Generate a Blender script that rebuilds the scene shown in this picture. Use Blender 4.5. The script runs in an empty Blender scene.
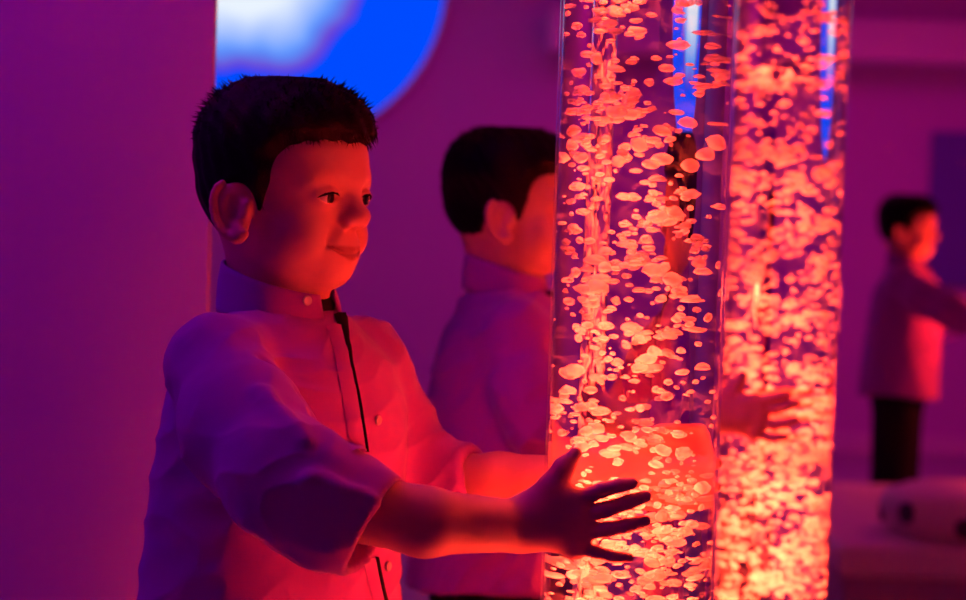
import bpy, bmesh, math, random
import numpy as np
from mathutils import Vector, Matrix, noise
from mathutils.bvhtree import BVHTree

random.seed(7)
rng = np.random.default_rng(11)
sc = bpy.context.scene
COL = sc.collection
VOX = 0.0016                      # voxel of the modelled bodies

# ------------------------------------------------------------------ camera
FPX, CX, CY = 1800.0, 483.0, 300.0
CAM_H, PITCH, ROLL = 1.175, math.radians(2.48), math.radians(1.9)
Fw = Vector((0, math.cos(PITCH), -math.sin(PITCH)))
U0 = Vector((0, math.sin(PITCH), math.cos(PITCH)))
R0 = Vector((1, 0, 0))
Rt = R0 * math.cos(ROLL) + U0 * math.sin(ROLL)
Up = U0 * math.cos(ROLL) - R0 * math.sin(ROLL)
C0 = Vector((0, 0, CAM_H))


def at(px, py, d):
    return C0 + d * (Fw + Rt * ((px - CX) / FPX) - Up * ((py - CY) / FPX))


cam = bpy.data.cameras.new('camera')
cam.sensor_width = 36.0
cam.lens = FPX / 966.0 * 36.0
cam.clip_start = 0.05
cam.dof.use_dof = True
cam.dof.focus_distance = 1.66
cam.dof.aperture_fstop = 4.0
camo = bpy.data.objects.new('camera', cam)
COL.objects.link(camo)
M = Matrix((Rt, Up, -Fw)).transposed().to_4x4()
M.translation = C0
camo.matrix_world = M
sc.camera = camo

# ------------------------------------------------------------------ layout
TUBE_D = 1.66
TUBE = (0.1425, TUBE_D)           # axis of the front tube
TR = 0.0805
ALPHA = math.radians(18.0)        # how the reflected pair is turned about the vertical
NX, NY = math.sin(ALPHA), math.cos(ALPHA)
MOFF = TUBE[0] * NX + TUBE[1] * NY + 0.44


def flip(p):
    k = 2 * (MOFF - p[0] * NX - p[1] * NY)
    return Vector((p[0] + k * NX, p[1] + k * NY, p[2]))


# ------------------------------------------------------------------ materials
def mat(name, color, rough=0.6, metal=0.0, sss=0.0, bump=None, coat=0.0, var=None, sheen=0.0, spec=0.5):
    m = bpy.data.materials.new(name)
    m.use_nodes = True
    nt = m.node_tree
    b = nt.nodes['Principled BSDF']
    b.inputs['Base Color'].default_value = (*color, 1)
    b.inputs['Roughness'].default_value = rough
    b.inputs['Metallic'].default_value = metal
    b.inputs['Specular IOR Level'].default_value = spec
    if sss:
        b.inputs['Subsurface Weight'].default_value = sss
        b.inputs['Subsurface Radius'].default_value = (0.010, 0.004, 0.002)
        b.inputs['Subsurface Scale'].default_value = 0.6
    if coat:
        b.inputs['Coat Weight'].default_value = coat
    if sheen:
        b.inputs['Sheen Weight'].default_value = sheen
    tc = nt.nodes.new('ShaderNodeTexCoord')
    if bump:
        n = nt.nodes.new('ShaderNodeTexNoise')
        n.inputs['Scale'].default_value = bump[0]
        n.inputs['Detail'].default_value = 4
        nt.links.new(tc.outputs['Object'], n.inputs['Vector'])
        bp = nt.nodes.new('ShaderNodeBump')
        bp.inputs['Strength'].default_value = bump[1]
        bp.inputs['Distance'].default_value = bump[2]
        nt.links.new(n.outputs['Fac'], bp.inputs['Height'])
        nt.links.new(bp.outputs['Normal'], b.inputs['Normal'])
    if var:
        n = nt.nodes.new('ShaderNodeTexNoise')
        n.inputs['Scale'].default_value = var[0]
        nt.links.new(tc.outputs['Object'], n.inputs['Vector'])
        r = nt.nodes.new('ShaderNodeValToRGB')
        r.color_ramp.elements[0].position = 0.35
        r.color_ramp.elements[1].position = 0.65
        r.color_ramp.elements[0].color = (*color, 1)
        r.color_ramp.elements[1].color = (*var[1], 1)
        nt.links.new(n.outputs['Fac'], r.inputs['Fac'])
        nt.links.new(r.outputs['Color'], b.inputs['Base Color'])
    return m


M_SKIN = mat('skin', (0.66, 0.33, 0.29), 0.50, sss=0.12, bump=(260, 0.06, 0.001), var=(30, (0.60, 0.28, 0.25)))
# the lips are redder skin
nt = M_SKIN.node_tree
la = nt.nodes.new('ShaderNodeAttribute'); la.attribute_name = 'lip'
lm = nt.nodes.new('ShaderNodeMix'); lm.data_type = 'RGBA'
src = nt.nodes['Principled BSDF'].inputs['Base Color'].links[0].from_socket
nt.links.new(la.outputs['Fac'], lm.inputs[0])
nt.links.new(src, lm.inputs[6])
lm.inputs[7].default_value = (0.42, 0.14, 0.14, 1)
nt.links.new(lm.outputs[2], nt.nodes['Principled BSDF'].inputs['Base Color'])
M_HAIR = mat('dark_hair', (0.005, 0.0035, 0.003), 0.6, bump=(500, 0.4, 0.002), spec=0.12)
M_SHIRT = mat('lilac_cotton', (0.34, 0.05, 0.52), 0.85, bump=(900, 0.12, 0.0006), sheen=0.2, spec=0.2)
M_DARK = mat('black_cloth', (0.010, 0.009, 0.012), 0.9, bump=(700, 0.1, 0.0005), spec=0.2)
M_BUTTON = mat('pearl_button', (0.62, 0.52, 0.66), 0.25, coat=0.5)
M_SCLERA = mat('eye_white', (0.55, 0.48, 0.46), 0.15)
M_IRIS = mat('dark_iris', (0.03, 0.015, 0.01), 0.10)
M_SHOE = mat('shoe_leather', (0.02, 0.018, 0.02), 0.4)
M_SOLE = mat('shoe_sole', (0.25, 0.24, 0.25), 0.8)
M_WALL = mat('lilac_wall_paint', (0.70, 0.46, 0.78), 0.9, bump=(120, 0.05, 0.001), spec=0.2)
M_CEIL = mat('ceiling_paint', (0.70, 0.69, 0.72), 0.9, bump=(60, 0.05, 0.001), spec=0.2)
M_FLOOR = mat('pale_vinyl_floor', (0.42, 0.40, 0.44), 0.55, bump=(90, 0.05, 0.001), var=(6, (0.38, 0.36, 0.40)))
M_PLINTH = mat('black_plinth', (0.02, 0.02, 0.022), 0.35, bump=(200, 0.05, 0.001))
M_POUF = mat('pale_vinyl_pouf', (0.62, 0.60, 0.66), 0.5, bump=(40, 0.1, 0.003))
M_PLATFORM = mat('platform_vinyl', (0.34, 0.30, 0.38), 0.5, bump=(40, 0.1, 0.002))
M_SPOT = mat('dark_vinyl_patch', (0.03, 0.03, 0.06), 0.5)
M_PANEL = mat('blue_wall_panel', (0.16, 0.14, 0.55), 0.8, bump=(80, 0.1, 0.001))
M_TRIM = mat('pale_trim', (0.80, 0.78, 0.80), 0.8)
M_METAL = mat('brushed_metal', (0.6, 0.6, 0.62), 0.3, metal=1.0)


def nodes_mat(name):
    m = bpy.data.materials.new(name)
    m.use_nodes = True
    nt = m.node_tree
    nt.nodes.clear()
    out = nt.nodes.new('ShaderNodeOutputMaterial')
    return m, nt, out


# clear acrylic: thin clear wall with a fresnel sheen
M_ACRYL, nt, out = nodes_mat('clear_acrylic')
tr = nt.nodes.new('ShaderNodeBsdfTransparent')
tr.inputs[0].default_value = (0.97, 0.97, 0.98, 1)
gl = nt.nodes.new('ShaderNodeBsdfGlossy')
gl.inputs['Roughness'].default_value = 0.03
lw = nt.nodes.new('ShaderNodeLayerWeight')
lw.inputs['Blend'].default_value = 0.5
p5 = nt.nodes.new('ShaderNodeMath'); p5.operation = 'POWER'; p5.inputs[1].default_value = 5.0
nt.links.new(lw.outputs['Facing'], p5.inputs[0])
fr = nt.nodes.new('ShaderNodeMath'); fr.operation = 'MULTIPLY_ADD'; fr.inputs[1].default_value = 0.5; fr.inputs[2].default_value = 0.02
nt.links.new(p5.outputs[0], fr.inputs[0])
mx = nt.nodes.new('ShaderNodeMixShader')
nt.links.new(fr.outputs[0], mx.inputs[0])
nt.links.new(tr.outputs[0], mx.inputs[1])
nt.links.new(gl.outputs[0], mx.inputs[2])
nt.links.new(mx.outputs[0], out.inputs[0])

# water: true refraction
M_WATER, nt, out = nodes_mat('water')
gs = nt.nodes.new('ShaderNodeBsdfGlass')
gs.inputs['IOR'].default_value = 1.33
gs.inputs['Roughness'].default_value = 0.0
gs.inputs['Color'].default_value = (1, 1, 1, 1)
nt.links.new(gs.outputs[0], out.inputs[0])

# air bubbles: bright scattering skins, partly see-through
M_BUBBLE, nt, out = nodes_mat('air_bubble')
df = nt.nodes.new('ShaderNodeBsdfDiffuse')
df.inputs[0].default_value = (0.95, 0.95, 0.95, 1)
tl = nt.nodes.new('ShaderNodeBsdfTranslucent')
tl.inputs[0].default_value = (0.95, 0.95, 0.95, 1)
m1 = nt.nodes.new('ShaderNodeMixShader')
m1.inputs[0].default_value = 0.5
nt.links.new(df.outputs[0], m1.inputs[1])
nt.links.new(tl.outputs[0], m1.inputs[2])
tp = nt.nodes.new('ShaderNodeBsdfTransparent')
m2 = nt.nodes.new('ShaderNodeMixShader')
m2.inputs[0].default_value = 0.35
nt.links.new(m1.outputs[0], m2.inputs[1])
nt.links.new(tp.outputs[0], m2.inputs[2])
nt.links.new(m2.outputs[0], out.inputs[0])


# ------------------------------------------------------------------ helpers
def mesh_obj(name, verts, faces, m, parent=None, smooth=True, world=True):
    me = bpy.data.meshes.new(name)
    if parent is not None and world:
        o0 = np.array(parent_origin(parent))
        verts = np.asarray(verts, dtype=np.float64) - o0
    me.from_pydata([tuple(v) for v in verts], [], [tuple(f) for f in faces])
    me.update()
    if m is not None:
        for mm in (m if isinstance(m, (list, tuple)) else [m]):
            me.materials.append(mm)
    if smooth:
        me.polygons.foreach_set('use_smooth', [True] * len(me.polygons))
    o = bpy.data.objects.new(name, me)
    COL.objects.link(o)
    if parent is not None:
        o.parent = parent
    return o


def parent_origin(p):
    v = Vector((0, 0, 0))
    while p is not None:
        v += p.location
        p = p.parent
    return v


def tag(o, label=None, cat=None, group=None, kind=None):
    if label: o['label'] = label
    if cat: o['category'] = cat
    if group: o['group'] = group
    if kind: o['kind'] = kind
    return o


def empty(name, loc):
    o = bpy.data.objects.new(name, None)
    o.empty_display_size = 0.1
    o.location = loc
    COL.objects.link(o)
    return o


def copy_tree(o, parent=None):
    c = o.copy()
    COL.objects.link(c)
    if parent is not None:
        c.parent = parent
    for ch in o.children:
        copy_tree(ch, c)
    return c


def bm_obj(name, bm, m, parent=None, smooth=False):
    bm.normal_update()
    vs = [v.co.copy() for v in bm.verts]
    bm.verts.index_update()
    fs = [[v.index for v in f.verts] for f in bm.faces]
    bm.free()
    return mesh_obj(name, vs, fs, m, parent, smooth)


def box(bm, x0, x1, y0, y1, z0, z1, bevel=0.0):
    r = bmesh.ops.create_cube(bm, size=1.0)
    vs = r['verts']
    for v in vs:
        v.co = Vector(((x0 + x1) / 2 + v.co.x * (x1 - x0), (y0 + y1) / 2 + v.co.y * (y1 - y0), (z0 + z1) / 2 + v.co.z * (z1 - z0)))
    if bevel:
        es = list({e for v in vs for e in v.link_edges})
        bmesh.ops.bevel(bm, geom=es, offset=bevel, segments=3, profile=0.5, affect='EDGES')


def lathe(profile, n=64, center=(0, 0), closed=False):
    """profile: list of (r, z); caps are closed where r == 0"""
    vs, fs, rings = [], [], []
    for r, z in profile:
        if r <= 1e-9:
            rings.append([len(vs)])
            vs.append((center[0], center[1], z))
        else:
            ids = []
            for i in range(n):
                a = 2 * math.pi * i / n
                ids.append(len(vs))
                vs.append((center[0] + r * math.cos(a), center[1] + r * math.sin(a), z))
            rings.append(ids)
    pairs = list(zip(rings[:-1], rings[1:]))
    if closed:
        pairs.append((rings[-1], rings[0]))
    for A, B in pairs:
        if len(A) == 1 and len(B) == 1:
            continue
        for i in range(n):
            j = (i + 1) % n
            if len(A) == 1:
                fs.append((A[0], B[j], B[i]))
            elif len(B) == 1:
                fs.append((A[i], A[j], B[0]))
            else:
                fs.append((A[i], A[j], B[j], B[i]))
    return vs, fs


# ------------------------------------------------------------------ volumes: smooth solids on a grid
def smin(a, b, k):
    if k <= 0:
        return np.minimum(a, b)
    h = np.maximum(k - np.abs(a - b), 0) / k
    return np.minimum(a, b) - h * h * k * 0.25


def smax(a, b, k):
    return -smin(-a, -b, k)


def cone(p0, p1, r0, r1):
    p0 = np.array(p0, np.float32); p1 = np.array(p1, np.float32)
    ba = p1 - p0
    L2 = float(ba @ ba) + 1e-12

    def f(x, y, z):
        dx, dy, dz = x - p0[0], y - p0[1], z - p0[2]
        t = np.clip((dx * ba[0] + dy * ba[1] + dz * ba[2]) / L2, 0, 1)
        return np.sqrt((dx - t * ba[0]) ** 2 + (dy - t * ba[1]) ** 2 + (dz - t * ba[2]) ** 2) - (r0 + (r1 - r0) * t)
    R = max(r0, r1)
    return f, np.minimum(p0, p1) - R, np.maximum(p0, p1) + R


def ell(c, r, rot=None):
    c = np.array(c, np.float32); r = np.array(r, np.float32)
    A = np.eye(3, dtype=np.float32) if rot is None else np.array(rot, np.float32)   # columns are the axes

    def f(x, y, z):
        dx, dy, dz = x - c[0], y - c[1], z - c[2]
        u = (dx * A[0, 0] + dy * A[1, 0] + dz * A[2, 0])
        v = (dx * A[0, 1] + dy * A[1, 1] + dz * A[2, 1])
        w = (dx * A[0, 2] + dy * A[1, 2] + dz * A[2, 2])
        k0 = np.sqrt((u / r[0]) ** 2 + (v / r[1]) ** 2 + (w / r[2]) ** 2)
        k1 = np.sqrt((u / r[0] ** 2) ** 2 + (v / r[1] ** 2) ** 2 + (w / r[2] ** 2) ** 2) + 1e-9
        return k0 * (k0 - 1) / k1
    R = float(r.max())
    return f, c - R, c + R


class Vol:
    def __init__(s, lo, hi, h):
        s.lo = np.array(lo, np.float32); s.h = h
        n = np.ceil((np.array(hi) - s.lo) / h).astype(int) + 1
        s.n = n
        s.d = np.full(n, 0.2, np.float32)
        s.ax = [s.lo[i] + h * np.arange(n[i], dtype=np.float32) for i in range(3)]

    def sub(s, lo, hi, pad):
        sl = []
        for i in range(3):
            a = int(max(0, math.floor((lo[i] - pad - s.lo[i]) / s.h)))
            b = int(min(s.n[i], math.ceil((hi[i] + pad - s.lo[i]) / s.h) + 1))
            sl.append(slice(a, max(a, b)))
        X = s.ax[0][sl[0]][:, None, None]; Y = s.ax[1][sl[1]][None, :, None]; Z = s.ax[2][sl[2]][None, None, :]
        return tuple(sl), X, Y, Z

    def add(s, prim, k=0.0):
        f, lo, hi = prim
        sl, X, Y, Z = s.sub(lo, hi, k + 3 * s.h)
        if s.d[sl].size:
            s.d[sl] = smin(s.d[sl], f(X, Y, Z), k)

    def cut(s, prim, k=0.0):
        f, lo, hi = prim
        sl, X, Y, Z = s.sub(lo, hi, k + 3 * s.h)
        if s.d[sl].size:
            s.d[sl] = smax(s.d[sl], -f(X, Y, Z), k)

    def apply(s, fn, lo=None, hi=None):
        lo = s.lo if lo is None else lo
        hi = s.lo + s.h * s.n if hi is None else hi
        sl, X, Y, Z = s.sub(lo, hi, 0)
        s.d[sl] = fn(s.d[sl], X, Y, Z)

    def mesh(s, relax=2):
        d = s.d
        ins = d < 0
        a_all = ins; a_any = ins
        for ax in range(3):
            sA = [slice(None)] * 3; sB = [slice(None)] * 3
            sA[ax] = slice(0, -1); sB[ax] = slice(1, None)
            a_all = a_all[tuple(sA)] & a_all[tuple(sB)]
            a_any = a_any[tuple(sA)] | a_any[tuple(sB)]
        mixed = a_any & ~a_all
        cn = np.array(mixed.shape)
        flat = np.flatnonzero(mixed)
        ijk = np.stack(np.unravel_index(flat, mixed.shape), 1)
        cor = np.array([(i, j, k) for i in (0, 1) for j in (0, 1) for k in (0, 1)])
        val = np.stack([d[ijk[:, 0] + c[0], ijk[:, 1] + c[1], ijk[:, 2] + c[2]] for c in cor], 1)
        acc = np.zeros((len(flat), 3)); cnt = np.zeros(len(flat))
        for p in range(8):
            for q in range(p + 1, 8):
                if np.abs(cor[p] - cor[q]).sum() != 1:
                    continue
                vp, vq = val[:, p], val[:, q]
                cr = (vp < 0) != (vq < 0)
                t = np.where(cr, vp / np.where(cr, vp - vq, 1), 0)
                pt = cor[p] + t[:, None] * (cor[q] - cor[p])
                acc += np.where(cr[:, None], pt, 0); cnt += cr
        vs = (ijk + acc / cnt[:, None]) * s.h + s.lo
        faces = []
        st = np.array([cn[1] * cn[2], cn[2], 1])
        for ax in range(3):
            sA = [slice(None)] * 3; sB = [slice(None)] * 3
            sA[ax] = slice(0, -1); sB[ax] = slice(1, None)
            A = ins[tuple(sA)]; B = ins[tuple(sB)]
            u, v = (ax + 1) % 3, (ax + 2) % 3
            e = np.stack(np.nonzero(A != B), 1)
            ok = (e[:, u] > 0) & (e[:, v] > 0) & (e[:, u] < cn[u]) & (e[:, v] < cn[v])
            e = e[ok]
            out_ = A[e[:, 0], e[:, 1], e[:, 2]]
            base = e @ st
            q = np.stack([base - st[u] - st[v], base - st[v], base, base - st[u]], 1)
            q = np.searchsorted(flat, q)
            q = np.where(out_[:, None], q, q[:, ::-1])
            faces.append(q)
        faces = np.concatenate(faces)
        for _ in range(relax):
            sm = np.zeros_like(vs); c = np.zeros(len(vs))
            for a, b in ((0, 1), (1, 2), (2, 3), (3, 0)):
                np.add.at(sm, faces[:, a], vs[faces[:, b]]); np.add.at(c, faces[:, a], 1)
                np.add.at(sm, faces[:, b], vs[faces[:, a]]); np.add.at(c, faces[:, b], 1)
            vs = vs * 0.5 + 0.5 * sm / np.maximum(c, 1)[:, None]
        return vs, faces


def vol_obj(name, v, m, parent, relax=2, disp=None):
    vs, fs = v.mesh(relax)
    me = bpy.data.meshes.new(name)
    o0 = np.array(parent_origin(parent)) if parent is not None else np.zeros(3)
    if disp is not None:
        vs = disp(vs, fs)
    loc = (vs - o0).astype(np.float32)
    me.vertices.add(len(loc)); me.vertices.foreach_set('co', loc.ravel())
    me.loops.add(fs.size); me.loops.foreach_set('vertex_index', fs.astype(np.int32).ravel())
    me.polygons.add(len(fs))
    me.polygons.foreach_set('loop_start', np.arange(0, fs.size, 4, dtype=np.int32))
    me.polygons.foreach_set('loop_total', np.full(len(fs), 4, np.int32))
    me.polygons.foreach_set('use_smooth', np.ones(len(fs), bool))
    me.update(); me.validate()
    for mm in (m if isinstance(m, (list, tuple)) else [m]):
        me.materials.append(mm)
    o = bpy.data.objects.new(name, me)
    COL.objects.link(o)
    if parent is not None:
        o.parent = parent
    return o, vs, fs


def vnormals(vs, fs):
    n = np.cross(vs[fs[:, 2]] - vs[fs[:, 0]], vs[fs[:, 3]] - vs[fs[:, 1]])
    out_ = np.zeros_like(vs)
    for i in range(4):
        np.add.at(out_, fs[:, i], n)
    return out_ / (np.linalg.norm(out_, axis=1)[:, None] + 1e-12)


# ------------------------------------------------------------------ the boy
BX, BY = -0.196, 1.80             # he stands here
boy = empty('boy', (BX, BY, 0))
tag(boy, 'nearest boy in lilac band-collar shirt, holding the front bubble tube with both hands', 'person', 'boys in lilac shirts')

YAW = math.radians(31)            # the head is turned towards the room
HF = Vector((math.cos(YAW), -math.sin(YAW), 0)); HL = Vector((math.sin(YAW), math.cos(YAW), 0)); HU = Vector((0, 0, 1))
HR = np.array([HF[:], HL[:], HU[:]]).T
H0 = at(283, 202, 1.80)


def hp(x, y, z):
    return H0 + HF * x + HL * y + HU * z


def hl(P):
    return (np.asarray(P) - np.array(H0)) @ HR


def hell(c, r, rot=None):
    A = HR if rot is None else HR @ np.array(rot)
    return ell(hp(*c), r, A)


def hcone(a, b, r0, r1=None):
    return cone(hp(*a), hp(*b), r0, r0 if r1 is None else r1)


FX, FZ = -.005, .92


def fz(c):
    return (c[0] + FX, c[1], c[2] * FZ if c[2] < 0 else c[2])


def fell(c, r, rot=None):
    return hell(fz(c), r, rot)


def fcone(a, b, r0, r1=None):
    return hcone(fz(a), fz(b), r0, r1)


def skull(v):
    v.add(hell((-.003, 0, .030), (.087, .070, .081)))
    v.add(hell((.040, 0, .040), (.0475, .056, .050)), .015)


V = Vol((-0.40, 1.42, 0.74), (0.27, 2.06, 1.335), VOX)
skull(V)
# face
V.add(fell((.036, 0, -.022), (.047, .055, .062)), .02)
V.add(fell((.032, 0, -.050), (.045, .047, .036)), .02)
V.add(fell((.067, 0, -.074), (.015, .017, .013)), .022)
for s in (1, -1):
    V.add(fell((.054, s * .033, -.030), (.023, .021, .021)), .018)
    V.add(fcone((.082, s * .010, .025), (.070, s * .042, .022), .0085, .007), .016)
V.add(fell((.070, 0, -.050), (.0195, .027, .021)), .016)
for s in (1, -1):
    V.cut(fell((.096, s * .029, .007), (.016, .018, .0115)), .010)
# nose
V.add(fcone((.083, 0, .016), (.0985, 0, -.011), .0062, .0085), .014)
V.add(fell((.1000, 0, -.0140), (.0086, .0088, .0078)), .008)
for s in (1, -1):
    V.add(fell((.0920, s * .0095, -.0190), (.0085, .0060, .0062)), .008)
    V.cut(fell((.0965, s * .0056, -.0262), (.0046, .0028, .0036)), .002)
# lids around the eyes
for s in (1, -1):
    V.add(fell((.0735, s * .0295, .0065), (.0142, .0155, .0125)), .005)
    V.cut(fell((.0880, s * .0305, .0052), (.0125, .0140, .0046)), .0012)
    V.add(fcone((.0865, s * .0165, .0090), (.0865, s * .0300, .0122), .0022), .003)
    V.add(fcone((.0865, s * .030, .0122), (.0780, s * .0440, .0070), .0022), .003)
# lips, smiling with the mouth closed
for s in (1, -1):
    V.add(fcone((.0902, 0, -.0492), (.0872, s * .012, -.0494), .0034, .0032), .004)
    V.add(fcone((.0872, s * .012, -.0494), (.0780, s * .0245, -.0458), .0032, .0018), .004)
    V.add(fcone((.0882, 0, -.0568), (.0855, s * .011, -.0560), .0042, .0038), .005)
    V.add(fcone((.0855, s * .011, -.0560), (.0780, s * .0235, -.0476), .0038, .0018), .005)
for s in (1, -1):
    V.cut(fcone((.0935, 0, -.0530), (.0905, s * .012, -.0524), .0017), .0015)
    V.cut(fcone((.0905, s * .012, -.0524), (.0800, s * .0270, -.0452), .0020, .0018), .0015)
    V.cut(fcone((.0850, s * .0190, -.025), (.0770, s * .0320, -.044), .0016), .010)
    V.add(fell((.0670, s * .0370, -.0380), (.0110, .0100, .0120)), .012)
# ears
for s in (1, -1):
    ec = (-.004, s * .0715, -.010)
    V.add(hell(ec, (.0165, .0060, .0265), Matrix.Rotation(-s * 0.45, 3, 'Z') @ Matrix.Rotation(-0.20, 3, 'Y')), .006)
    pts = []
    for t in np.linspace(-2.2, 1.25, 12):
        a = math.pi - t
        u, w = .0170 * math.cos(a), .0275 * math.sin(a)
        x = ec[0] + u - .0055 * (w / .0275); z = ec[2] + w
        pts.append((x, s * (.0755 - u * .42), z))
    for a, b in zip(pts[:-1], pts[1:]):
        V.add(hcone(a, b, .0034), .003)
    V.cut(hell((-.0005, s * .0810, -.0085), (.0085, .0095, .0150)), .004)
    V.add(hell((.003, s * .0735, -.0330), (.0075, .0050, .0085)), .006)
    V.add(hcone((.0105, s * .0700, -.004), (.0110, s * .0705, -.012), .0034), .008)

# neck and trunk (mostly under the shirt)
NB = at(279, 318, 1.805)
V.add(cone(hp(-.020, 0, -.035), NB, .043, .045), .022)
V.add(cone(NB, at(283, 400, 1.80), .045, .078), .03)
V.add(cone(at(283, 400, 1.80), at(276, 590, 1.80), .078, .086), .03)
SHR, SHL = at(218, 364, 1.705), at(360, 364, 1.885)
V.add(cone(at(283, 345, 1.80), SHR, .026, .034), .03)
V.add(cone(at(283, 345, 1.80), SHL, .026, .034), .03)
# right arm
ELR = at(286, 491, 1.520)
WRR = at(520, 526, 1.600)
V.add(cone(SHR, ELR, .036, .032), .02)
V.add(cone(ELR, at(425, 522, 1.545), .032, .0285), .015)
V.add(cone(at(425, 522, 1.545), WRR, .0285, .0225), .012)


def hand(wrist, knuckles, fingers, rads, thumb, trads, kn_r=.0095, wr=.014, fill=None, T=lambda p: p):
    """palm from wrist to the four knuckles, four fingers of three bones, a thumb off the side"""
    for kx in knuckles:
        V.add(cone(T(wrist), T(kx), wr, kn_r), .012)
    for a, b in zip(knuckles[:-1], knuckles[1:]):
        V.add(cone(T(a), T(b), kn_r, kn_r), .008)
    for f in (fill or []):
        V.add(cone(T(f[0]), T(f[1]), f[2], f[3]), .012)
    for kx, fg, rr in zip(knuckles, fingers, rads):
        pts = [kx] + fg
        for i in range(3):
            V.add(cone(T(pts[i]), T(pts[i + 1]), rr[i], rr[i + 1]), .0022)
    for i in range(len(thumb) - 1):
        V.add(cone(T(thumb[i]), T(thumb[i + 1]), trads[i], trads[i + 1]), .007 if i else .014)


F4 = [(.0079, .0069, .0064, .0054), (.0081, .0072, .0067, .0056), (.0078, .0069, .0064, .0054), (.0066, .0056, .0051, .0044)]
dk, d1, d2, d3 = 1.588, 1.579, 1.575, 1.575
hand(at(530, 526, 1.598),
     [at(576, 500, dk), at(580, 515, dk), at(580, 532, dk), at(575, 547, dk + .003)],
     [[at(602, 490, d1), at(620, 485.5, d2), at(632, 483.5, d3)],
      [at(606, 509.5, d1), at(629, 502, d2), at(645.5, 496.5, d3)],
      [at(606, 529.5, d1), at(627, 525.5, d2), at(645, 521, d3)],
      [at(596, 552, d1 + .003), at(613, 556.5, d2 + .002), at(629, 558, d3 + .002)]],
     F4,
     [at(535, 508, 1.597), at(552, 486, 1.592), at(564, 468, 1.590), at(575.5, 453.5, 1.590)],
     (.0155, .0110, .0088, .0058),
     fill=[(at(520, 526, 1.600), at(556, 524, 1.592), .020, .016), (at(536, 512, 1.597), at(560, 498, 1.590), .014, .010)])

# left arm: its hand lies on the far side of the tube
SHIFT2 = Vector((-.020, 0, 0))         # the boy's reflection stands a little further along


def lh(p):
    return flip(p - SHIFT2)


WL = lh(at(716, 415, 2.425))
ELL = at(418, 484, 1.905)
V.add(cone(SHL, ELL, .036, .032), .02)
V.add(cone(ELL, ELL.lerp(WL, .45), .032, .0285), .015)
V.add(cone(ELL.lerp(WL, .45), WL, .0285, .0220), .012)
e0, e1, e2 = 2.401, 2.394, 2.390
hand(at(720, 416, 2.422),
     [at(755, 402, e0), at(759, 410, e0), at(759, 421, e0), at(755, 432, e0 + .002)],
     [[at(769, 399, e1), at(780, 396.3, e2), at(787, 395.2, e2)],
      [at(775, 408.5, e1), at(788, 405.3, e2), at(797, 403, e2)],
      [at(774, 425, e1), at(787, 423, e2), at(796, 420.3, e2)],
      [at(767, 436.5, e1 + .002), at(777, 437.8, e2), at(786, 436.4, e2)]],
     F4,
     [at(722, 405, 2.418), at(730, 394, 2.412), at(737, 384, 2.408), at(743, 375, 2.407)],
     (.0150, .0108, .0085, .0058),
     fill=[(at(716, 415, 2.425), at(742, 416, 2.408), .021, .017), (at(724, 408, 2.418), at(744, 402, 2.404), .014, .010)], T=lh)

body, bv, bf = vol_obj('body', V, M_SKIN, boy, relax=1)
loc = hl(bv)
ly = np.abs(loc[:, 1])
lipz = (-.0528 + .0070 * (ly / .0245) ** 1.7) * FZ
half = np.maximum(.0070 * (1 - (ly / .0265) ** 2), 1e-5)
lipm = np.clip((1.15 - np.abs(loc[:, 2] - lipz) / half) / .35, 0, 1) * (ly < .0262) * (loc[:, 0] > .066)
at_ = body.data.attributes.new('lip', 'FLOAT', 'POINT')
at_.data.foreach_set('value', lipm.astype(np.float32))
del V

# eyes
for s in (1, -1):
    bm = bmesh.new()
    bmesh.ops.create_uvsphere(bm, u_segments=40, v_segments=28, radius=.0128)
    vs = np.array([v.co[:] for v in bm.verts]); fs = [[v.index for v in f.verts] for f in bm.faces]
    bm.free()
    # the sphere's pole looks along the gaze
    gz = (HF * 1.0 + HL * 0.22 + HU * -0.10).normalized()
    q = Vector((0, 0, 1)).rotation_difference(gz).to_matrix()
    vs = vs @ np.array(q).T + np.array(hp(.0735 + FX, s * .0295, .0058))
    o = mesh_obj('eye', vs, fs, [M_SCLERA, M_IRIS], boy)
    for p in o.data.polygons:
        c = (Vector(p.center) + parent_origin(boy) - hp(.0735 + FX, s * .0295, .0058)).normalized()
        p.material_index = 1 if c.dot(gz) > 0.76 else 0

# lashes along the upper lids
for s in (1, -1):
    B = Vol(hp(.07, 0, .0) - Vector((.08, .08, .03)), hp(.07, 0, .0) + Vector((.08, .08, .03)), .0010)
    pts = [(.0872, s * .0175, .0066), (.0888, s * .0240, .0092), (.0884, s * .0310, .0098), (.0850, s * .0385, .0082), (.0800, s * .0445, .0048)]
    for (a, b, r) in zip(pts[:-1], pts[1:], ((.0007, .0012), (.0012, .0014), (.0014, .0013), (.0013, .0008))):
        B.add(fcone(a, b, *r), .001)
    vol_obj('eyelashes', B, M_HAIR, boy, relax=1)

# eyebrows
for s in (1, -1):
    B = Vol(hp(.07, 0, .03) - Vector((.08, .08, .03)), hp(.07, 0, .03) + Vector((.08, .08, .03)), .0012)
    pts = [(.0905, s * .010, .0250), (.0885, s * .022, .0285), (.0820, s * .034, .0285), (.0735, s * .043, .0240)]
    for (a, b, r) in zip(pts[:-1], pts[1:], ((.0020, .0022), (.0022, .0020), (.0020, .0010))):
        B.add(fcone(a, b, *r), .002)
    vol_obj('eyebrow', B, M_HAIR, boy, relax=1)


# hair
Hv = Vol(np.array(H0) - np.array((.125, .125, .09)), np.array(H0) + np.array((.125, .125, .150)), .0016)
skull(Hv)


def sstep(x):
    x = np.clip(x, 0, 1)
    return x * x * (3 - 2 * x)


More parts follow.
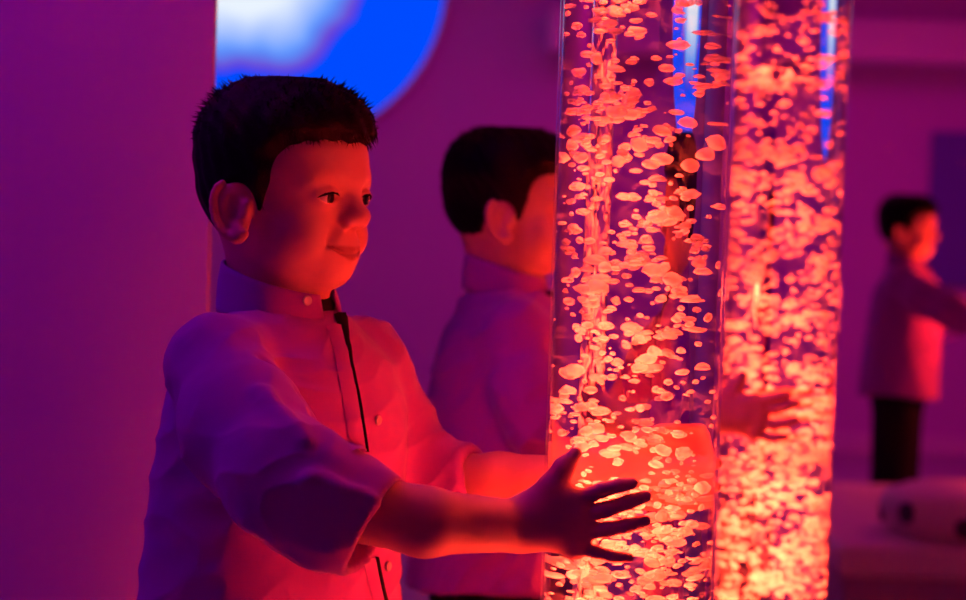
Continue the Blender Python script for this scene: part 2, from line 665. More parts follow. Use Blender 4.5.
def hairfield(d, X, Y, Z):
    dx, dy, dz = X - H0[0], Y - H0[1], Z - H0[2]
    x = dx * HF[0] + dy * HF[1]; y = dx * HL[0] + dy * HL[1]; z = dz + 0 * dx
    x = x + 0 * z; y = y + 0 * z
    wob = .0014 * np.sin(y * 97 + 1) * np.sin(y * 41) + .0012 * np.sin(y * 231 + x * 300)
    top = z - (.058 + wob + np.clip(np.abs(y) - .03, 0, 1) * .10)
    side = np.minimum(.034 + wob * .7 - x - np.clip(.02 - z, 0, 1) * .25, z + .016)
    nape = np.minimum(-.026 - x, z + .066)
    g = np.maximum(smax(top, side, .05), nape)
    t = .0055 + .0140 * sstep((z - .02) / .08) + .002 * sstep((x - .0) / .06) * sstep((z - .06) / .03)
    t = t + .0012 * np.sin(x * 260 + z * 150) * np.sin(y * 240 + z * 90)
    t = t * sstep(g / .014 + .15) - .004 * (1 - sstep(g / .006 + .3))
    return d - t


Hv.apply(hairfield)
Hv.cut((lambda f: (f[0], f[1], f[2]))(hell((-.001, -.076, -.012), (.022, .022, .030))), .006)
Hv.cut(hell((-.001, .076, -.012), (.022, .022, .030)), .006)
hv, hf = Hv.mesh(1)
hn = vnormals(hv, hf)
L = hl(hv)
# short strands stand off the crown, fringe and nape
cand = np.flatnonzero((L[:, 2] > -.06) & (np.einsum('ij,ij->i', hn, hv - np.array(H0)) > 0.03))
pick = rng.choice(cand, 2600, replace=False)
sv, sf = [], []
for i in pick:
    p, n = hv[i], hn[i]
    l = L[i]
    topness = float(np.clip((l[2] - .03) / .07, 0, 1))
    cow = math.exp(-((l[0] + .055) ** 2 + (l[2] - .095) ** 2) / .0009) + math.exp(-((l[0] - .060) ** 2 + (l[2] - .098) ** 2) / .0007)
    ln = (.0028 + .0022 * topness + .009 * min(cow, 1)) * rng.uniform(.5, 1.15)
    fwd = np.array(HF) * (0.5 if l[0] > .0 else -0.5)
    dr = n * (0.30 + .25 * topness + .5 * min(cow, 1)) + fwd * .55 + rng.normal(size=3) * .25 + np.array((0, 0, -.5 * (1 - topness)))
    dr /= np.linalg.norm(dr)
    a = np.cross(dr, (0.3, 0.5, 0.8)); a /= np.linalg.norm(a); b = np.cross(dr, a)
    r = rng.uniform(.0008, .0017)
    k = len(hv) + len(sv)
    base = p - n * .002
    for q in range(3):
        an = q * 2.094
        sv.append(base + (a * math.cos(an) + b * math.sin(an)) * r)
    sv.append(base + dr * ln)
    sf += [(k, k + 1, k + 3), (k + 1, k + 2, k + 3), (k + 2, k, k + 3)]
# fine strands break up the hairline
edge = np.flatnonzero((L[:, 0] > .02) & (L[:, 2] > -.02) & (L[:, 2] < .082) & (np.einsum('ij,ij->i', hn, hv - np.array(H0)) > -0.02))
skin_d = np.linalg.norm((L - np.array((-.003, 0, .03))) / np.array((.087, .070, .081)), axis=1)
BB = BVHTree.FromPolygons([Vector(v) for v in bv], [list(f) for f in bf])
for i in rng.choice(edge, 1800):
    p, n, l = hv[i], hn[i], L[i]
    q0, n0_, _, _ = BB.find_nearest(Vector(p))
    if (Vector(p) - q0).dot(n0_) < .0012:
        continue
    if l[2] > .07 or (l[2] > .045 and l[0] < .045):
        continue
    dr = np.array(HU) * -.8 + np.array(HF) * (.5 if l[2] < .05 else .15) + n * .12 + rng.normal(size=3) * .22
    dr /= np.linalg.norm(dr)
    a = np.cross(dr, (0.3, 0.5, 0.8)); a /= np.linalg.norm(a); b = np.cross(dr, a)
    ln = rng.uniform(.004, .010); r = rng.uniform(.0004, .0008)
    k = len(hv) + len(sv)
    for q in range(3):
        an = q * 2.094
        sv.append(p - n * .001 + (a * math.cos(an) + b * math.sin(an)) * r)
    sv.append(p + dr * ln + n * .0005)
    sf += [(k, k + 1, k + 3), (k + 1, k + 2, k + 3), (k + 2, k, k + 3)]
hair = mesh_obj('hair', np.concatenate([hv, np.array(sv)]), hf.tolist() + sf, M_HAIR, boy)
del Hv

# ---- shirt
TYAW = math.radians(40)
TFx, TFy = math.cos(TYAW), -math.sin(TYAW)
TLx, TLy = math.sin(TYAW), math.cos(TYAW)
TC = (-0.197, 1.80)
PROF = np.array([  # z, half depth, half width, shift of the axis in x
    (0.40, .128, .150, -.016), (0.58, .126, .147, -.014), (0.70, .122, .142, -.012), (0.80, .117, .138, -.007), (0.90, .113, .136, -.001),
    (0.98, .106, .132, .003), (1.025, .090, .120, .004), (1.050, .074, .092, .004), (1.066, .062, .066, .003), (1.078, .045, .045, .002), (1.090, .01, .01, .002)])


def trunk(X, Y, Z):
    z = Z[0, 0, :]
    a = np.interp(z, PROF[:, 0], PROF[:, 1]); b = np.interp(z, PROF[:, 0], PROF[:, 2]); cx = np.interp(z, PROF[:, 0], PROF[:, 3])
    dx = X - (TC[0] + cx)[None, None, :]; dy = Y - TC[1]
    u = dx * TFx + dy * TFy; v = dx * TLx + dy * TLy
    th = np.arctan2(v, u)
    # broad drapes that deepen towards the hem
    dr = (1 + .020 * np.sin(th * 7 + 3 * np.sin(z * 9)[None, None, :]) * np.clip((1.02 - z) / .25, 0, 1)[None, None, :])
    rr = np.sqrt((u / a[None, None, :]) ** 2 + (v / b[None, None, :]) ** 2) / dr
    return (rr - 1) * np.minimum(a, b)[None, None, :] * 0.95


SV = Vol((-0.42, 1.42, 0.50), (0.10, 2.08, 1.125), .0025)
SV.apply(lambda d, X, Y, Z: trunk(X, Y, Z))
# shirt tails: the hem is higher over the hips
SV.apply(lambda d, X, Y, Z: np.maximum(d, (0.650 + 0.018 * np.clip(np.abs((X - TC[0]) * TLx + (Y - TC[1]) * TLy) / .14, 0, 1.1) ** 2) - Z))
SV.add(cone(at(258, 344, 1.76), SHR, .030, .043), .03)
SV.add(ell((at(281, 300, 1.803).x, at(281, 300, 1.803).y, 1.059), (.0665, .0655, .022)), .02)
SV.add(cone(at(300, 344, 1.84), SHL, .032, .045), .03)


def sleeve(pts, rads, cp, cn, depth):
    """a wide sleeve cut by the plane of its cuff and hollow at the end"""
    S = Vol(np.min(pts, 0) - .09, np.max(pts, 0) + .09, .0025)
    for i in range(len(pts) - 1):
        S.add(cone(pts[i], pts[i + 1], rads[i], rads[i + 1]), .03)
    cn = np.array(cn) / np.linalg.norm(cn)
    cut = lambda d, X, Y, Z: np.maximum(d, (X - cp[0]) * cn[0] + (Y - cp[1]) * cn[1] + (Z - cp[2]) * cn[2])
    S.apply(cut)
    ax = (np.array(pts[-1]) - np.array(pts[-2])); ax /= np.linalg.norm(ax)
    S.cut(cone(np.array(cp) - ax * depth, np.array(cp) + ax * .06, rads[-1] - .010, rads[-1] - .0015), .002)
    return S


def merge(Sx, k):
    """join a sleeve into the shirt"""
    o = np.round((Sx.lo - SV.lo) / SV.h).astype(int)
    sl, dl = [], []
    for i in range(3):
        a, b = max(0, o[i]), min(SV.n[i], o[i] + Sx.n[i])
        sl.append(slice(a, b)); dl.append(slice(a - o[i], b - o[i]))
    SV.d[tuple(sl)] = smin(SV.d[tuple(sl)], Sx.d[tuple(dl)], k)


def snap(p):
    """shift a point so a sleeve grid lines up with the shirt grid"""
    return np.array(p)


def planenormal(p, q, r):
    return np.cross(np.array(q) - np.array(p), np.array(r) - np.array(p))


CR = at(373, 527, 1.530)
c_top, c_bot = at(399, 479, 1.530), at(346, 577, 1.528)
cn = Vector((c_top - c_bot)).cross(Vector((0, 1, 0)) + 0.25 * Vector((1, 0, 0)))
if cn.x < 0: cn = -cn
pr = [np.array(p) for p in (at(219, 366, 1.705), at(246, 432, 1.625), at(285, 480, 1.540), at(330, 507, 1.530), at(392, 534, 1.532))]
Sx = sleeve(pr, (.046, .0525, .0455, .0445, .0470), CR, cn, .045)
Sx.lo = SV.lo + np.round((Sx.lo - SV.lo) / SV.h) * SV.h
merge(Sx, .016)
CL = at(482, 484, 1.862)
dl = (WL - ELL).normalized()
cnl = dl + Vector((0.1, 0, .35))
pl = [np.array(p) for p in (at(362, 366, 1.885), at(392, 434, 1.905), at(414, 480, 1.905), CL + dl * .02)]
Sx = sleeve(pl, (.046, .043, .041, .0385), CL, cnl, .045)
Sx.lo = SV.lo + np.round((Sx.lo - SV.lo) / SV.h) * SV.h
merge(Sx, .016)
# the tight folds at the armpit and inner elbow
for a, b, r in ((at(262, 362, 1.64), at(296, 396, 1.640), .003), (at(300, 392, 1.62), at(322, 425, 1.60), .003)):
    SV.cut(cone(a, b, r, r * .5), .012)
for a, b, r in ((at(262, 395, 1.57), at(305, 440, 1.50), .005), (at(225, 350, 1.66), at(262, 400, 1.60), .004), (at(310, 480, 1.478), at(372, 500, 1.480), .004),
                (at(255, 520, 1.51), at(335, 545, 1.482), .004)):
    SV.add(cone(a, b, r, r * .6), .016)


def creases(vs, fs):
    n = vnormals(vs, fs)
    h = np.empty(len(vs))
    for i, v in enumerate(vs):
        p = Vector((v[0] * 9 + v[2] * 6, v[1] * 9, v[2] * 9 - v[0] * 7))
        w = noise.noise(p * 0.8)
        h[i] = (1 - abs(noise.noise(Vector((p.x * 1.2 + w, p.y * 1.2, p.z * 2.6 + w))))) ** 3 * .0034 + noise.noise(v.tolist() and Vector(v) * 45) * .0012
    return vs + n * h[:, None]


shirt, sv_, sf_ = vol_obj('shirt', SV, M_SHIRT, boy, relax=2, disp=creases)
BV = BVHTree.FromPolygons([Vector(v) for v in sv_], [list(f) for f in sf_])
del SV


def onshirt(px, py, off):
    d = (at(px, py, 1.0) - C0).normalized()
    hit, nrm, _, _ = BV.ray_cast(C0, d)
    if hit is None:
        hit = at(px, py, 1.70); nrm = -d
    return hit + nrm * off, nrm


def strip(name, rows, m, off):
    """a band of cloth lying on the shirt front; rows of (left px, right px, py)"""
    vs, fs = [], []
    for (a, b, y) in rows:
        for q in range(5):
            t = q / 4
            p, n = onshirt(a + (b - a) * t, y, off * (1 if 0 < q < 4 else .35))
            vs.append(p)
    for r in range(len(rows) - 1):
        for q in range(4):
            k = r * 5 + q
            fs.append((k, k + 1, k + 6, k + 5)[::-1])
    o = mesh_obj(name, vs, fs, m, boy)
    return o


def line(ctrl, n):
    ys = np.linspace(ctrl[0][0], ctrl[-1][0], n)
    c = np.array(ctrl)
    return [(float(np.interp(y, c[:, 0], c[:, 1])), float(np.interp(y, c[:, 0], c[:, 2])), float(y)) for y in ys]


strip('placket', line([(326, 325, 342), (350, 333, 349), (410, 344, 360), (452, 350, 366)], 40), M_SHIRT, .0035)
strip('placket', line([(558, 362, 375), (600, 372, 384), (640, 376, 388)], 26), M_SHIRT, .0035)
strip('undershirt', line([(315, 333, 346.5), (350, 345, 350), (372, 350.5, 353), (385, 354, 355.6), (410, 359, 360.6), (452, 365, 366.6)], 50), M_DARK, .0042)
strip('undershirt', line([(556, 374, 376), (575, 376, 380), (600, 382, 386), (640, 385, 389)], 26), M_DARK, .0042)

# band collar: a standing ring open at the throat
cc = at(281, 300, 1.803)
CY_ = math.radians(28)
cf = Vector((math.cos(CY_), -math.sin(CY_), 0)); cl = Vector((math.sin(CY_), math.cos(CY_), 0))
vs, fs = [], []
NA, NR = 72, 8
for side in (0, 1):
    for j in range(NR + 1):
        t = j / NR
        for i in range(NA + 1):
            th = math.radians(13 + (360 - 26) * i / NA)
            zt = 1.175 - (274 - 213) * .001 - .016 * math.cos(th)
            zb = 1.175 - (318 - 213) * .001 - .010 * math.cos(th)
            r = .0640 - .0055 * t + .0016 * math.sin(t * math.pi) - (.0030 if side else 0) + .0010 * math.sin(th * 5 + 1)
            p = Vector((cc.x, cc.y, zb + (zt - zb) * t)) + cf * (r * math.cos(th) - .002 * t) + cl * (r * .97 * math.sin(th))
            vs.append(p)
W_ = NA + 1
off = W_ * (NR + 1)
for j in range(NR):
    for i in range(NA):
        k = j * W_ + i
        fs.append((k, k + 1, k + 1 + W_, k + W_))
        fs.append((off + k, off + k + W_, off + k + 1 + W_, off + k + 1))
for i in range(NA):
    k = NR * W_ + i
    fs.append((k, k + 1, off + k + 1, off + k))
    fs.append((i + 1, i, off + i, off + i + 1))
for j in range(NR):
    for i in (0, NA):
        k = j * W_ + i
        f = (k, k + W_, off + k + W_, off + k)
        fs.append(f if i == 0 else f[::-1])
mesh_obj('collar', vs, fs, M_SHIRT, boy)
# buttons


def button(p, n, r=.0048):
    vs, fs = lathe([(0, 0), (r, 0), (r * 1.02, .0012), (r * .85, .0022), (r * .6, .0016), (0, .0014)], 20)
    q = Vector((0, 0, 1)).rotation_difference(n).to_matrix()
    vs = [q @ Vector(v) + p for v in vs]
    mesh_obj('button', vs, fs, M_BUTTON, boy)


for px, py in ((376, 420), (386, 566)):
    p, n = onshirt(px, py, .0022)
    button(p, n)
th = math.radians(-31)
nb = cf * math.cos(th) + cl * math.sin(th)
button(Vector((cc.x, cc.y, 1.175 - .082)) + nb * .0605, nb)

# undershirt glimpsed in the open throat
vs, fs = lathe([(.048, 1.02), (.0535, 1.05), (.0540, 1.088), (.0500, 1.095)], 48, (cc.x, cc.y))
mesh_obj('undershirt', vs, fs, M_DARK, boy)

# trousers and shoes
f2 = Vector((math.cos(math.radians(25)), -math.sin(math.radians(25)), 0)); l2 = Vector((-f2.y, f2.x, 0))
root = Vector((BX - .012, BY, 0))
T = Vol((BX - .30, BY - .30, 0.0), (BX + .30, BY + .30, 0.86), .006)
T.add(ell(root + Vector((0, 0, .70)), (.098, .112, .14), np.array([f2[:], l2[:], (0, 0, 1)]).T), 0)
for s in (1, -1):
    T.add(cone(root + l2 * s * .055 + Vector((0, 0, .62)), root + l2 * s * .072 + f2 * .012 * s + Vector((0, 0, .34)), .078, .060), .03)
    T.add(cone(root + l2 * s * .072 + f2 * .012 * s + Vector((0, 0, .34)), root + l2 * s * .078 + f2 * .01 * s + Vector((0, 0, .09)), .060, .052), .02)
    T.apply(lambda d, X, Y, Z: np.maximum(d, .055 - Z))
vol_obj('trousers', T, M_DARK, boy, relax=3)
for s in (1, -1):
    S = Vol((BX - .35, BY - .35, 0.0), (BX + .35, BY + .35, 0.14), .004)
    b0 = root + l2 * s * .078 + f2 * .01 * s
    S.add(cone(b0 + Vector((0, 0, .11)), b0 - f2 * .02 + Vector((0, 0, .05)), .036, .038), .01)
    S.add(cone(b0 - f2 * .025 + Vector((0, 0, .045)), b0 + f2 * .10 + Vector((0, 0, .040)), .036, .034), .02)
    S.add(cone(b0 + f2 * .10 + Vector((0, 0, .038)), b0 + f2 * .135 + Vector((0, 0, .034)), .036, .028), .02)
    S.apply(lambda d, X, Y, Z: np.maximum(d, .014 - Z))
    sh, _, _ = vol_obj('shoe', S, M_SHOE, boy, relax=2)
    S2 = Vol((BX - .35, BY - .35, -0.01), (BX + .35, BY + .35, 0.06), .004)
    S2.add(cone(b0 - f2 * .025 + Vector((0, 0, .03)), b0 + f2 * .10 + Vector((0, 0, .03)), .039, .038), .02)
    S2.add(cone(b0 + f2 * .10 + Vector((0, 0, .03)), b0 + f2 * .137 + Vector((0, 0, .03)), .038, .030), .02)
    S2.apply(lambda d, X, Y, Z: np.maximum(np.maximum(d, Z - .016), .0005 - Z))
    vol_obj('sole', S2, M_SOLE, sh, relax=1)
# ------------------------------------------------------------------ bubble tube
TZ0, TZ1 = 0.34, 2.30             # the clear column stands between these heights


def ico(sub):
    bm = bmesh.new()
    bmesh.ops.create_icosphere(bm, subdivisions=sub, radius=1.0)
    bm.verts.index_update()
    v = np.array([p.co[:] for p in bm.verts])
    f = np.array([[p.index for p in q.verts] for q in bm.faces])
    bm.free()
    return v, f


def blob(seed, sub=2):
    """an irregular rising air bubble: flattened, lopsided"""
    v, f = ico(sub)
    r = np.random.default_rng(seed)
    a, b = r.normal(size=3), r.normal(size=3)
    s = 1 + 0.17 * np.sin(v @ a * 1.9 + r.uniform(0, 6)) + 0.13 * np.sin(v @ b * 2.9 + r.uniform(0, 6))
    v = v * s[:, None]
    v[:, 2] *= r.uniform(0.55, 0.80)
    v[:, 2] = np.where(v[:, 2] < 0, v[:, 2] * 0.75, v[:, 2])       # flatter underneath
    v[:, 1] *= r.uniform(0.6, 1.0)
    return v, f


BLOBS = [blob(s, 2) for s in range(12)]
BLOBS_LOW = [blob(s, 1) for s in range(12)]

tube = empty('bubble_tube', (TUBE[0], TUBE[1], 0))
tag(tube, 'large bubble tube in front, the one the nearest boy holds, glowing orange red', 'bubble tube', 'glowing bubble tubes')
tl_ = (TUBE[0], TUBE[1])
# plinth, foot ring and top cap
vs, fs = lathe([(0, 0), (0.20, 0), (0.205, 0.01), (0.205, 0.27), (0.19, 0.29), (0.118, 0.30), (0.112, 0.318), (0.112, 0.36), (0.106, 0.366), (TR + 0.0015, 0.366), (TR + 0.0015, 0.338), (0, 0.338)], 72, tl_)
mesh_obj('base', vs, fs, M_PLINTH, tube)
vs, fs = lathe([(0, 2.36), (0.09, 2.36), (0.094, 2.355), (0.094, 2.285), (TR + 0.0015, 2.285), (TR + 0.0015, 2.302), (0, 2.302)][::-1], 72, tl_)
mesh_obj('top_cap', vs, fs, M_PLINTH, tube)
# clear acrylic wall
vs, fs = lathe([(TR, TZ0), (TR, TZ0 + 0.01), (TR, TZ1 - 0.01), (TR, TZ1), (TR - 0.0025, TZ1), (TR - 0.0025, TZ1 - 0.01), (TR - 0.0025, TZ0 + 0.01), (TR - 0.0025, TZ0)], 128, tl_, closed=True)
mesh_obj('acrylic_wall', vs, fs, M_ACRYL, tube)
# water
WR = TR - 0.0032
vs, fs = lathe([(0, TZ0 + 0.001), (WR, TZ0 + 0.001), (WR, TZ0 + 0.006), (WR, TZ0 + 0.01), (WR, TZ1 - 0.07), (WR, TZ1 - 0.065), (WR, TZ1 - 0.06), (0, TZ1 - 0.06)], 160, tl_)
wo = mesh_obj('water', vs, fs, M_WATER, tube)
wo.data.polygons.foreach_set('use_smooth', [len(p.vertices) == 4 for p in wo.data.polygons])

# bubbles: clusters that swirl upward plus loners; thicker towards the foot
def spots():
    out_ = []
    zmin, zmax = 0.37, 2.2
    def rz():
        while True:
            z = zmin + (zmax - zmin) * rng.random()
            dens = 1.0 if z < 0.95 else (0.60 if z < 1.1 else 0.48)
            if rng.random() < dens:
                return z
    for _ in range(190):
        z = rz()
        a = rng.uniform(0, 6.283); r0 = 0.058 * math.sqrt(rng.random())
        c = np.array([r0 * math.cos(a), r0 * math.sin(a), z])
        for _ in range(int(rng.integers(5, 18))):
            p = c + rng.normal(size=3) * np.array([0.011, 0.011, 0.009])
            out_.append(p)
    for _ in range(1450):
        a = rng.uniform(0, 6.283); r0 = 0.069 * math.sqrt(rng.random())
        out_.append(np.array([r0 * math.cos(a), r0 * math.sin(a), rz()]))
    # the stream that climbs one side of the column
    for i in range(330):
        z = zmin + (zmax - zmin) * rng.random() ** 1.15
        a = math.radians(STREAM_A) + 0.25 * math.sin(z * 9) + rng.normal() * 0.10
        r0 = 0.050 + rng.normal() * 0.006
        out_.append(np.array([r0 * math.cos(a), r0 * math.sin(a), z]))
    res = []
    for p in out_:
        s = float(np.clip(rng.lognormal(math.log(0.0036), 0.42), 0.0012, 0.0088))
        if math.hypot(p[0], p[1]) + s * 1.3 > WR - 0.002 or not zmin < p[2] < zmax:
            continue
        res.append((p, s))
    return res


STREAM_A = 200.0
SP = spots()
rotm = []
for p, s in SP:
    e = Matrix.Rotation(rng.uniform(0, 6.28), 3, 'Z') @ Matrix.Rotation(rng.normal() * 0.22, 3, 'X')
    rotm.append(e)
# the hundred that show largest become bubbles of their own
vis = [i for i, (p, s) in enumerate(SP) if 0.80 < p[2] < 1.38 and p[1] < 0.045]
big = set(sorted(vis, key=lambda i: -SP[i][1])[:100])
bmeshes = []
for q, (v, f) in enumerate(BLOBS):
    me = bpy.data.meshes.new('bubble')
    me.from_pydata(v.tolist(), [], f.tolist()); me.update()
    me.polygons.foreach_set('use_smooth', [True] * len(me.polygons))
    me.materials.append(M_BUBBLE)
    bmeshes.append(me)
for i in sorted(big):
    p, s = SP[i]
    o = bpy.data.objects.new('bubble', bmeshes[i % 12])
    COL.objects.link(o); o.parent = tube
    o.matrix_local = Matrix.Translation(p) @ rotm[i].to_4x4() @ Matrix.Scale(s, 4)
V, F, n0 = [], [], 0
for i, (p, s) in enumerate(SP):
    if i in big:
        continue
    v, f = (BLOBS if 0.78 < p[2] < 1.4 else BLOBS_LOW)[i % 12]
    w = v @ np.array(rotm[i]).T * s + p
    V.append(w); F.append(f + n0); n0 += len(v)
V = np.concatenate(V); F = np.concatenate(F)
o = mesh_obj('small_bubbles', V, F.tolist(), M_BUBBLE, tube, world=False)
tag(o, kind='stuff')

# the lamps of the tube: LEDs in its foot and the light they send up the water
LED = (1.0, 0.044, 0.0145)


def lamp(kind, name, loc, energy, color, parent=None, rot=None, **kw):
    l = bpy.data.lights.new(name, kind)
    l.energy = energy; l.color = color
    for k, v in kw.items():
        setattr(l, k, v)
    o = bpy.data.objects.new(name, l)
    COL.objects.link(o)
    o.location = loc
    if rot: o.rotation_euler = rot
    if parent is not None: o.parent = parent
    return o


for z, e in ((0.42, 12), (0.56, 11.5), (0.69, 11), (0.81, 10), (0.93, 7), (1.06, 3.6), (1.21, 2.1), (1.40, 1.8), (1.65, 1.4), (1.95, 1.4)):
    lamp('POINT', 'column_led', (-0.022, -0.020, z), e, LED, tube, shadow_soft_size=0.0)
# ------------------------------------------------------------------ mirror reflection of boy and tube, added as flipped copies
def flipped(root):
    c = copy_tree(root)
    p = flip(root.location)
    c.location = p
    c.rotation_euler = (0, 0, -2 * ALPHA)
    c.scale = (1, -1, 1)
    return c


tube_reflection = flipped(tube)
tag(tube_reflection, 'mirror reflection of the front bubble tube, built as a copy, seen at its right', 'bubble tube', 'glowing bubble tubes')
for ch in tube_reflection.children:
    if ch.type == 'LIGHT':
        ch.data = ch.data.copy(); ch.data.energy *= 1.35
boy_reflection = flipped(boy)
boy_reflection.location += SHIFT2
tag(boy_reflection, 'mirror reflection of the nearest boy, built as a copy, his face half hidden behind the front bubble tube', 'person', 'boys in lilac shirts')

# a third child far off at the right, blurred
boy3 = copy_tree(boy)
p = at(906, 300, 5.85)
boy3.location = (p.x, p.y, 0)
boy3.rotation_euler = (0, 0, math.radians(8))
tag(boy3, 'small blurred boy far off at the right edge, in black trousers', 'person', 'boys in lilac shirts')
# ------------------------------------------------------------------ room
X0, X1, Y0, Y1, ZC = -2.6, 3.6, -2.4, 9.7, 2.75


def slab(name, x0, x1, y0, y1, z0, z1, m, bevel=0.0, kind='structure', parent=None):
    bm = bmesh.new()
    box(bm, x0, x1, y0, y1, z0, z1, bevel)
    o = bm_obj(name, bm, m, parent)
    if kind: o['kind'] = kind
    return o


slab('floor', X0, X1, Y0, Y1, -0.1, 0.0, M_FLOOR)
slab('ceiling', X0, X1, Y0, Y1, ZC, ZC + 0.1, M_CEIL)
slab('wall_back', X0 - .1, X1 + .1, Y1, Y1 + 0.1, -0.1, ZC + 0.1, M_WALL)
slab('wall_front', X0 - .1, X1 + .1, Y0 - 0.1, Y0, -0.1, ZC + 0.1, M_WALL)
slab('wall_left', X0 - 0.1, X0, Y0, Y1, -0.1, ZC + 0.1, M_WALL)
slab('wall_right', X1, X1 + 0.1, Y0, Y1, -0.1, ZC + 0.1, M_WALL)
slab('wall_partition', X0, -0.3535, 2.30, 2.325, 0, ZC, M_WALL)
slab('baseboard_back', X0, X1, Y1 - 0.015, Y1, 0, 0.10, M_TRIM)

# round projected picture on the far wall, its light built as a glowing disc
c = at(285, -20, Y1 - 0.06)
proj = empty('round_projection', (c.x, Y1 - 0.001, c.z))
tag(proj, 'round projected picture of white cloud on bright blue, built as a glowing disc, high on the far wall', 'projection')
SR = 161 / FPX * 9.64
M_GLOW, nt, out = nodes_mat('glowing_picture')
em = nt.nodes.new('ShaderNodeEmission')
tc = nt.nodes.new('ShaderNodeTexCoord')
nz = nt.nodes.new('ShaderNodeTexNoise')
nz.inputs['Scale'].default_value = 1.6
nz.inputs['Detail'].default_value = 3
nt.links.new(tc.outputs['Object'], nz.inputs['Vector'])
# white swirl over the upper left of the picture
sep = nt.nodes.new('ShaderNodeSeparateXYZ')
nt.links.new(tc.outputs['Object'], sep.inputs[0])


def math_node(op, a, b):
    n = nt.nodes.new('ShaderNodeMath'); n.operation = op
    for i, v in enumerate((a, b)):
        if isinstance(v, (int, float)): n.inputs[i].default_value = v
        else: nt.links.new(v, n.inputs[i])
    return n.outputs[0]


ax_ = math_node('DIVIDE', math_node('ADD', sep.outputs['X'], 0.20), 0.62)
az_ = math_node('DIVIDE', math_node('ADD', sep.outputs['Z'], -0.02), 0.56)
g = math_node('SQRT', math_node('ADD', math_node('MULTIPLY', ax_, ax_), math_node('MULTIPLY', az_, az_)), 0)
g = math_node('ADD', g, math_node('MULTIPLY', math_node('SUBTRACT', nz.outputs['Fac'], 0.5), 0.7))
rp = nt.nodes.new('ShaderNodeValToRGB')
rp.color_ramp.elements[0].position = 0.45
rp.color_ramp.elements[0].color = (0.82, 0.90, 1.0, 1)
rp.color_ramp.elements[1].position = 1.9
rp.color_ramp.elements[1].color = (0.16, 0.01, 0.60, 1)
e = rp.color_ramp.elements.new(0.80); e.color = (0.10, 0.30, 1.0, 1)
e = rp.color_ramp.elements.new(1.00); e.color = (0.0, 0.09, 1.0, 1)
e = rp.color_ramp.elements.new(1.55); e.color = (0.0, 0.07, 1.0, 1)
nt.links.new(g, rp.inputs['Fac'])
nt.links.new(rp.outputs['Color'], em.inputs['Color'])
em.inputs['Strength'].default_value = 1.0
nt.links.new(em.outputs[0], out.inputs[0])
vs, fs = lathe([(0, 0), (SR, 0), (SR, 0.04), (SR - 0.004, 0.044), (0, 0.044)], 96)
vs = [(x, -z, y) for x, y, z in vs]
mesh_obj('picture', [v for v in vs], fs, M_GLOW, proj, smooth=False, world=False)
vs, fs = lathe([(SR, 0), (SR + 0.02, 0), (SR + 0.02, 0.05), (SR, 0.05)], 96, closed=True)
vs = [(x, -z, y) for x, y, z in vs]
mesh_obj('rim', vs, fs, M_TRIM, proj, world=False)

# bulkhead, wall panel and pouf at the far right
a = at(852, 26, Y1); b = at(966, 70, Y1)
slab('trim_1', 0.3, X1, Y1 - 0.30, Y1, b.z, a.z, M_TRIM, 0.01)
a = at(930, 132, Y1); b = at(930, 285, Y1)
p = tag(slab('wall_panel', a.x, a.x + 0.9, Y1 - 0.04, Y1, b.z, a.z, M_PANEL, 0.008, kind=None), 'dim blue rectangular panel hung on the far wall at the right', 'wall panel')

# the low padded platform in front of the far child, with a spotted pouf on it
def soft_box(name, x0, x1, y0, y1, z0, z1, m, bevel, parent=None):
    bm = bmesh.new(); box(bm, x0, x1, y0, y1, z0, z1, bevel)
    return bm_obj(name, bm, m, parent, smooth=False)


PX, PY = 2.0, 4.9
pf = empty('platform', (PX, PY, 0))
tag(pf, 'low wide padded platform at the lower right, in front of the far boy', 'platform')
soft_box('core', PX - 1.1, PX + 1.3, PY - 0.55, PY + 0.55, 0.0, 0.34, M_PLATFORM, 0.01, pf)
for i in range(2):
    soft_box('pad', PX - 1.12 + 1.22 * i, PX + 0.09 + 1.22 * i, PY - 0.57, PY + 0.57, 0.34, 0.42, M_POUF, 0.025, pf)
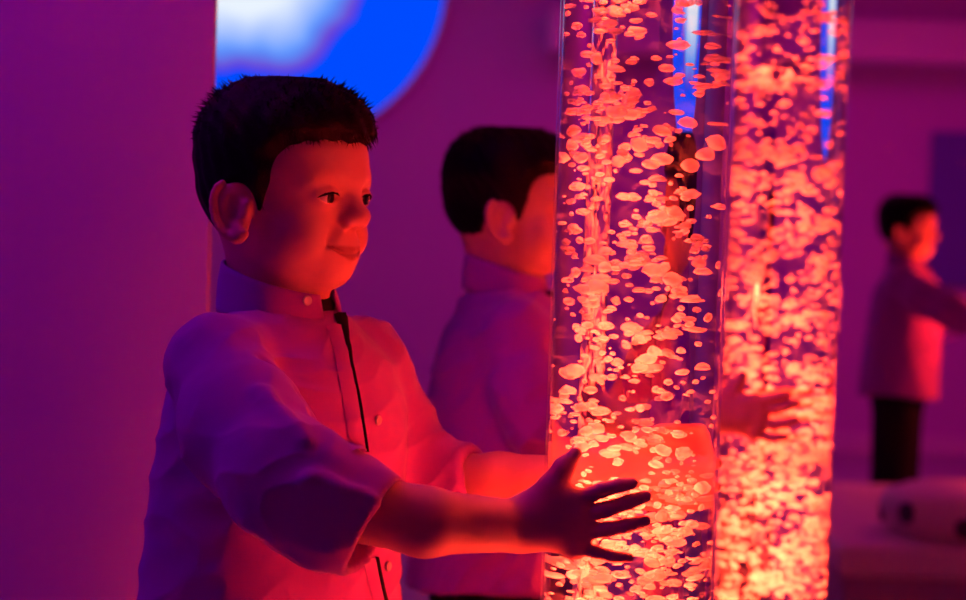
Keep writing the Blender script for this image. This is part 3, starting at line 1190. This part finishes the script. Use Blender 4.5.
# the spotted pouf
c = at(972, 500, 4.62)
pz = 0.421
pouf = empty('pouf', (c.x, c.y, pz))
tag(pouf, 'pale round pouf with dark spots lying on the low platform at the right edge', 'pouf')
prof = [(0, pz)] + [(0.20 + 0.03 * math.sin(t * math.pi), pz + 0.12 * t) for t in np.linspace(0, 0.8, 9)] + [(0.17, pz + .114), (0.10, pz + .123), (0, pz + .125)]
vs, fs = lathe(prof, 48, (c.x, c.y))
mesh_obj('cover', vs, fs, M_POUF, pouf)
for k in range(9):
    a = 2 * math.pi * k / 9 + .2
    n = Vector((math.cos(a), math.sin(a), 0))
    q = Vector((0, 0, 1)).rotation_difference(n).to_matrix()
    dv, df = lathe([(0, -.010), (.026, -.010), (.026, .003), (.022, .005), (0, .005)], 20)
    zc = pz + .042 + .02 * (k % 2)
    rr = 0.20 + 0.03 * math.sin((zc - pz) / .12 * math.pi)
    mesh_obj('spot', [q @ Vector(v) + Vector((c.x, c.y, zc)) + n * rr for v in dv], df, M_SPOT, pouf)
# ------------------------------------------------------------------ room lamps (violet LED panels on the ceiling)
def panel(loc, size, energy, color, rot=(0, 0, 0)):
    l = bpy.data.lights.new('ceiling_led', 'AREA')
    l.shape = 'RECTANGLE'; l.size, l.size_y = size
    l.energy = energy; l.color = color
    o = bpy.data.objects.new('ceiling_led', l)
    COL.objects.link(o); o.location = loc; o.rotation_euler = rot
    return o


# wall washer along the partition, then the panels over the far half of the room
panel((-1.4, 1.75, 2.6), (2.0, 0.25), 11, (0.52, 0.0, 1.0), (math.radians(38), 0, 0))
panel((0.4, 7.6, 2.7), (3.0, 2.0), 17, (0.90, 0.0, 0.66))
panel((2.6, 7.5, 2.7), (1.0, 1.5), 10, (1.0, 0.0, 0.35))
panel((-1.6, -0.6, 2.7), (0.8, 0.8), 0.75, (0.18, 0.0, 1.0))

c = at(1020, 330, 5.7)
lamp('POINT', 'far_red_light', (c.x, c.y, 0.95), 22.0, LED, None, shadow_soft_size=0.08)  # bare light added out of view to redden the far boy; no column there

w = bpy.data.worlds.new('world')
sc.world = w
w.use_nodes = True
w.node_tree.nodes['Background'].inputs[0].default_value = (0, 0, 0, 1)

sc.view_settings.view_transform = 'Standard'
sc.view_settings.look = 'None'
sc.view_settings.gamma = 1.0
sc.view_settings.exposure = 0.0
sc.view_settings.use_curve_mapping = False
cy = sc.cycles
cy.max_bounces = 20
cy.diffuse_bounces = 4
cy.glossy_bounces = 4
cy.transmission_bounces = 16
cy.transparent_max_bounces = 48
cy.caustics_refractive = True
cy.caustics_reflective = False
cy.blur_glossy = 0.5
cy.sample_clamp_indirect = 12.0
cy.use_denoising = True
cy.denoiser = 'OPENIMAGEDENOISE'
cy.use_adaptive_sampling = False
